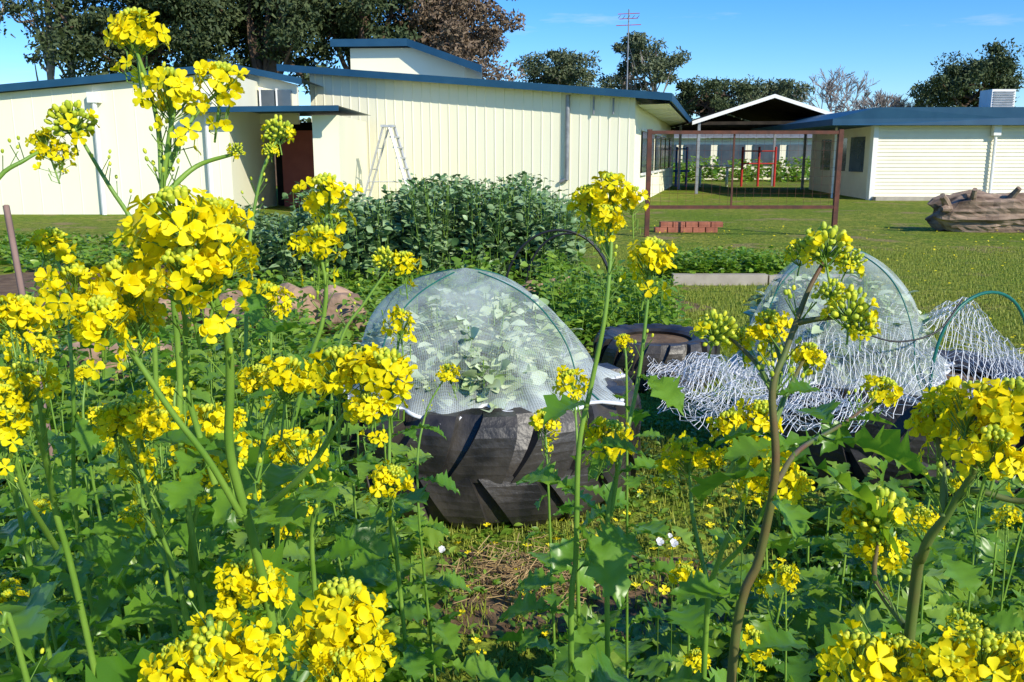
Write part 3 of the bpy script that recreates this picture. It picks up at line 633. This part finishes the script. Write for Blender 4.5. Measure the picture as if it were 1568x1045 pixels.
for k in range(3):b.box((12.15+.3*k,31+2.4*k,.9),(12.2+.3*k,32.6+2.4*k,2.1),1)
b.build('side_windows',[m_whitep,m_glass],parent=par)
b=MB();b.tube([(15.8,29.72,0),(15.8,29.72,2.42)],.05,8,0);b.box((15.68,29.62,2.1),(15.92,29.8,2.42),0);b.build('downpipe',[m_whitep],parent=par)
b=MB();b.box((16.2,31,2.99),(17.0,31.8,3.65),0)
for k in range(7):b.box((16.25,30.96,3.06+k*.08),(16.95,30.99,3.10+k*.08),1)
b.build('rooftop_air_conditioner',[m_whitep,m_grey],parent=par)
par=empty('open_shelter')
b=MB();A=(7.0,35,2.72);C=(12.9,35,2.80);Pk=(10.0,35,3.68)
quad(b,A,Pk,(10.4,46,3.68),(7.4,46,2.72),0);quad(b,Pk,C,(13.3,46,2.8),(10.4,46,3.68),0)
b.prism([(7.45,45.8,2.7),(13.25,45.8,2.7),(10.4,45.8,3.6)],(0,.05,0));beam(b,(7.0,35.1,2.74),(12.9,35.1,2.78),.12,.05)
for k in range(5):
    y=36.5+k*2;beam(b,(7.1+.08*k,y,2.74),(12.95+.08*k,y,2.78),.10,.05)
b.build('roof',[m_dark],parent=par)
b=MB();beam(b,(6.9,34.95,2.76),(10.0,34.95,3.76),.14,.06);beam(b,(10.0,34.95,3.76),(13.0,34.95,2.84),.14,.06);b.build('barge_boards',[m_whitep],parent=par)
b=MB()
for x,y in((7.2,35.1),(12.7,35.1),(7.6,45),(13,45),(7.4,40),(12.9,40)):b.box((x-.05,y-.05,0),(x+.05,y+.05,2.75))
b.build('posts',[m_grey],parent=par)
b=MB()
for x,m_ in((11.2,0),(12.0,0),(12.8,0),(8.0,1),(8.5,1)):b.tube([(x,44,0),(x,44,1.9)],.06,8,m_)
for z in(1.7,1.1):b.tube([(11.2,44,z),(12.8,44,z)],.04,6,0)
b.box((7.9,43.7,.7),(8.6,44.3,.8),1);b.tube([(8,44,1.8),(8.5,44,1.8)],.04,6,1);b.box((9.0,43.5,.95),(10.6,44.3,1.02),2);b.box((9.1,43.8,0),(9.2,43.9,.95),2);b.box((10.4,43.8,0),(10.5,43.9,.95),2)
b.build('playground_equipment',[m_redp,m_bluep,m_whitep],True)
par=empty('distant_classroom_building')
b=MB();b.box((8,58,0),(24,64,2.6));b.build('walls',[m_cream2],parent=par)
b=MB();b.prism([(7.5,57.5,2.6),(24.5,57.5,2.6),(24.5,61,3.5),(7.5,61,3.5)],(0,.2,.1));b.build('roof',[m_grey],parent=par)
b=MB()
for k in range(7):b.box((8.8+k*2.2,57.9,.9),(10.5+k*2.2,57.97,2.2))
b.build('windows',[m_glass],parent=par)
mb=MB();B=scat(60,7.5,23,52,56);foliage(mb,B,rng.uniform(.5,1.5,60),60,.35,leafO,0,1.6);mb.build('shrubs',[m_weed])
# stepladder
b=MB();apx=np.array([-3.30,24.2,2.18])
fl=[np.array([-2.60,23.8,0]),np.array([-2.55,24.45,0])];bl=[np.array([-4.05,23.85,0]),np.array([-4.0,24.45,0])]
tp=[apx+[.06,-.17,0],apx+[.16,.17,0]];tq=[apx+[-.1,-.17,0],apx+[.0,.17,0]]
for a,c in zip(fl,tp):b.tube([a,c],.042,4)
for a,c in zip(bl,tq):b.tube([a,c],.030,4)
for k in range(1,8):
    t=k/8;A=fl[0]*(1-t)+tp[0]*t;C=fl[1]*(1-t)+tp[1]*t;b.prism([A+[-.08,0,0],A+[.08,0,0],C+[.08,0,0],C+[-.08,0,0]],(0,0,.04))
for k in(2,4,6):
    t=k/8;b.tube([bl[0]*(1-t)+tq[0]*t,bl[1]*(1-t)+tq[1]*t],.018,5)
b.tube([bl[0]*.65+tq[0]*.35,fl[0]*.65+tp[0]*.35],.012,5)
b.box(apx+[-.16,-.22,0],apx+[.2,.22,.06]);b.build('stepladder',[m_alu])
b=MB();b.tube([(3.75,30,2.9),(3.75,30,6.05)],.022,6)
for z,l in((5.9,.35),(5.75,.3),(5.55,.4)):b.tube([(3.75-l,30,z),(3.75+l,30,z+.03)],.012,5,1)
for k in range(5):b.tube([(3.45+k*.15,29.7,5.82),(3.45+k*.15,30.3,5.82)],.010,4,1)
b.tube([(3.75,30,5.0),(4.6,31,3.0)],.006,4);b.tube([(3.75,30,5.0),(3.0,31,3.2)],.006,4);b.build('tv_antenna',[m_grey,m_redp],True)
b=MB();b.tube([(-1.55,2.9,0),(-1.92,3.4,1.22)],.012,6);b.build('garden_stake',[m_stake],True)
# ------------------------------------------------------------ trees
def tree(name,x,y,h,r,cz,crz,mat,bark,ncl=60,per=220,leaf=.22,seed=0,tr=.25,gap=.35,clr=.28,trunks=1):
    rg=np.random.default_rng(seed);b=MB();C=[]
    while len(C)<ncl:
        p=rg.uniform(-1,1,3);l=np.linalg.norm(p)
        if l<1 and l>gap*rg.uniform(0,1.6):
            a=math.atan2(p[1],p[0]);f=1+.22*math.sin(2*a+seed)+.15*math.sin(5*a+p[2]*4+seed)
            C.append([x+p[0]*r*f,y+p[1]*r*f,cz+p[2]*crz*(1+.15*math.sin(3*a+seed*2))+.18*crz*math.sin(p[0]*4+seed)])
    C=np.array(C)
    for k in range(trunks):
        tx=x+(k-(trunks-1)/2)*r*.5
        top=np.array([tx+rg.normal(0,.4),y,cz+crz*.4]);tk=catmull([(tx,y,0),(tx+rg.normal(0,.3),y,cz*.35),(tx+rg.normal(0,.4),y,cz*.75),top],5)
        b.tube(tk,np.linspace(tr,tr*.35,len(tk)),8,1)
        for c in C[k::trunks][:26]:
            j=int(rg.integers(len(tk)//3,len(tk)));s=tk[j];mid=(s+c)/2+rg.normal(0,.3,3);mid[2]-=.1*r
            q=catmull([s,mid,c],4);b.tube(q,np.linspace(tr*.38,tr*.08,len(q)),5,1,False)
    n=ncl*per;idx=rg.integers(0,ncl,n);cr=clr*r*rg.uniform(.5,1.4,ncl)
    g=nrm(rg.normal(0,1,(n,3)))*(rg.uniform(0,1,n)**.45)[:,None]*cr[idx][:,None]*np.array([1.15,1.15,.7])
    pos=C[idx]+g;d=nrm(rg.normal(0,1,(n,3))-[0,0,.3]);s=leaf*rg.uniform(.6,1.4,n)
    tv=np.array([[-.22,0,0],[.22,.1,0],[.1,1,.1],[-.15,.8,0]]);b.inst(tv,np.array([[0,1,2,3]]),basis(d,rg.normal(0,1,(n,3)),s),pos,0)
    b.build(name,[mat,bark])
def bare(name,x,y,h,seed):
    rg=np.random.default_rng(seed);b=MB();A=[];Bq=[];Rr=[]
    def rec(p,d,l,w,k):
        q=p+d*l;A.append(p);Bq.append(q);Rr.append(w)
        if k==0:return
        for _ in range(3 if k>1 else 4):
            nd=nrm(d+rg.normal(0,.42,3)+[0,0,.12]);rec(p+d*l*rg.uniform(.6,1),nd,l*rg.uniform(.62,.85),w*.58,k-1)
    rec(np.array([x,y,0.]),np.array([0,0,1.]),h*.27,.16,6);b.edges(A,Bq,np.maximum(Rr,.018),0);b.build(name,[m_tbare])
tree('gum_tree',-25.8,44,15,3.2,10.5,4.2,m_tgum,m_barkw,60,90,.22,11,.28,.3,.26,2)
tree('gum_tree',-23.0,47,16,2.6,11,4.5,m_tgum,m_barkw,50,80,.22,12,.25,.3,.26,2)
tree('gum_tree',-18.0,45,15,3.9,9.6,4.9,m_tdark,m_bark,100,330,.24,13,.4)
tree('pine_tree',-15.2,46,18,3.6,10.5,5.6,m_tdark,m_bark,90,300,.24,17,.5,.2,.28)
tree('pine_tree',-11.8,45,20,4.2,11,6.2,m_tdark,m_bark,120,330,.24,14,.5,.2,.28)
tree('pine_tree',-7.4,47,18,4.2,10.5,5.8,m_tdark,m_bark,120,330,.24,15,.5,.2,.28)
tree('oak_tree',-3.3,47,12,3.2,7.8,4.2,m_tbrown,m_bark,110,280,.2,16,.35,.2,.27)
tree('gum_tree',3.4,60,8,2.8,6.6,1.4,m_tgum,m_barkw,40,200,.2,21,.22,.3,.26)
tree('gum_tree',8.4,60,9,2.4,7.1,2.2,m_tgum,m_barkw,44,190,.2,22,.22,.35,.25,2)
tree('gum_tree',13.0,61,6,2.5,5.1,1.8,m_tdark,m_bark,46,240,.2,23,.25,.3,.25)
tree('gum_tree',17.0,62,6,3.0,5.1,1.5,m_tgum,m_bark,46,220,.2,24,.25,.3,.25)
tree('gum_tree',30.0,60,8,3.3,6.0,2.1,m_tdark,m_bark,60,300,.2,25,.3,.3,.26)
bare('bare_tree',21.3,60,8.8,31);bare('bare_tree',25.2,62,7.8,32);bare('bare_tree',27.0,63,7.4,33)
rg=np.random.default_rng(5);b=MB();n=26000;xx=rg.uniform(-40,75,n);hh=3.2+1.1*np.sin(xx*.35)+.7*np.sin(xx*1.1+1);pos=np.stack([xx,rg.uniform(72,76,n),hh*rg.uniform(0,1,n)**.7],1)
b.inst(np.array([[-.25,0,0],[.25,0,0],[.2,1,0],[-.2,.9,0]]),np.array([[0,1,2,3]]),basis(nrm(rg.normal(0,1,(n,3))),rg.normal(0,1,(n,3)),.45*rg.uniform(.6,1.4,n)),pos,0);b.build('distant_treeline',[m_tdark])
# ------------------------------------------------------------ light, world, camera
S=np.array([.62,-.74,.64]);S/=np.linalg.norm(S);el=math.asin(S[2]);az=math.atan2(S[0],S[1])
w=bpy.data.worlds.new('World');scene.world=w;w.use_nodes=True;nt=w.node_tree;WN=nt.nodes;WL=nt.links
sk=WN.new('ShaderNodeTexSky');sk.sky_type='NISHITA';sk.sun_disc=False;sk.sun_elevation=el;sk.sun_rotation=az;sk.air_density=1.0;sk.dust_density=.1;sk.ozone_density=4
hs=WN.new('ShaderNodeHueSaturation');hs.inputs['Saturation'].default_value=1.35;WL.new(sk.outputs[0],hs.inputs['Color'])
tn=WN.new('ShaderNodeMix');tn.data_type='RGBA';tn.blend_type='MULTIPLY';tn.inputs[0].default_value=1;tn.inputs[7].default_value=(.80,1.0,1.32,1);WL.new(hs.outputs[0],tn.inputs[6])
tc=WN.new('ShaderNodeTexCoord');mp=WN.new('ShaderNodeMapping');mp.inputs['Scale'].default_value=(2.2,2.2,16);mp.inputs['Location'].default_value=(.7,.2,.35);WL.new(tc.outputs['Generated'],mp.inputs[0])
cn=WN.new('ShaderNodeTexNoise');cn.inputs['Scale'].default_value=1.6;cn.inputs['Detail'].default_value=7;cn.inputs['Roughness'].default_value=.6;WL.new(mp.outputs[0],cn.inputs[0])
cr=WN.new('ShaderNodeMapRange');cr.inputs[1].default_value=.60;cr.inputs[2].default_value=.80;cr.inputs[4].default_value=.55;WL.new(cn.outputs[0],cr.inputs[0])
cm=WN.new('ShaderNodeMix');cm.data_type='RGBA';cm.inputs[7].default_value=(6.5,6.7,7,1);WL.new(cr.outputs[0],cm.inputs[0]);WL.new(tn.outputs[2],cm.inputs[6])
bg=WN['Background'];bg.inputs[1].default_value=.145;WL.new(cm.outputs[2],bg.inputs[0])
l=bpy.data.lights.new('sun','SUN');l.energy=5;l.angle=math.radians(.5);l.color=(1,.94,.80);lo=bpy.data.objects.new('sun',l);scene.collection.objects.link(lo)
lo.rotation_euler=Vector(-S).to_track_quat('-Z','Y').to_euler()
cd=bpy.data.cameras.new('camera');cam=bpy.data.objects.new('camera',cd);scene.collection.objects.link(cam);cam.location=(0,0,1.4);cam.rotation_euler=(math.radians(90-11.7),0,0)
cd.sensor_width=36;cd.lens=31.18;cd.clip_start=.05;cd.clip_end=1500;scene.camera=cam
scene.view_settings.view_transform='Standard';scene.view_settings.look='None';scene.view_settings.exposure=0
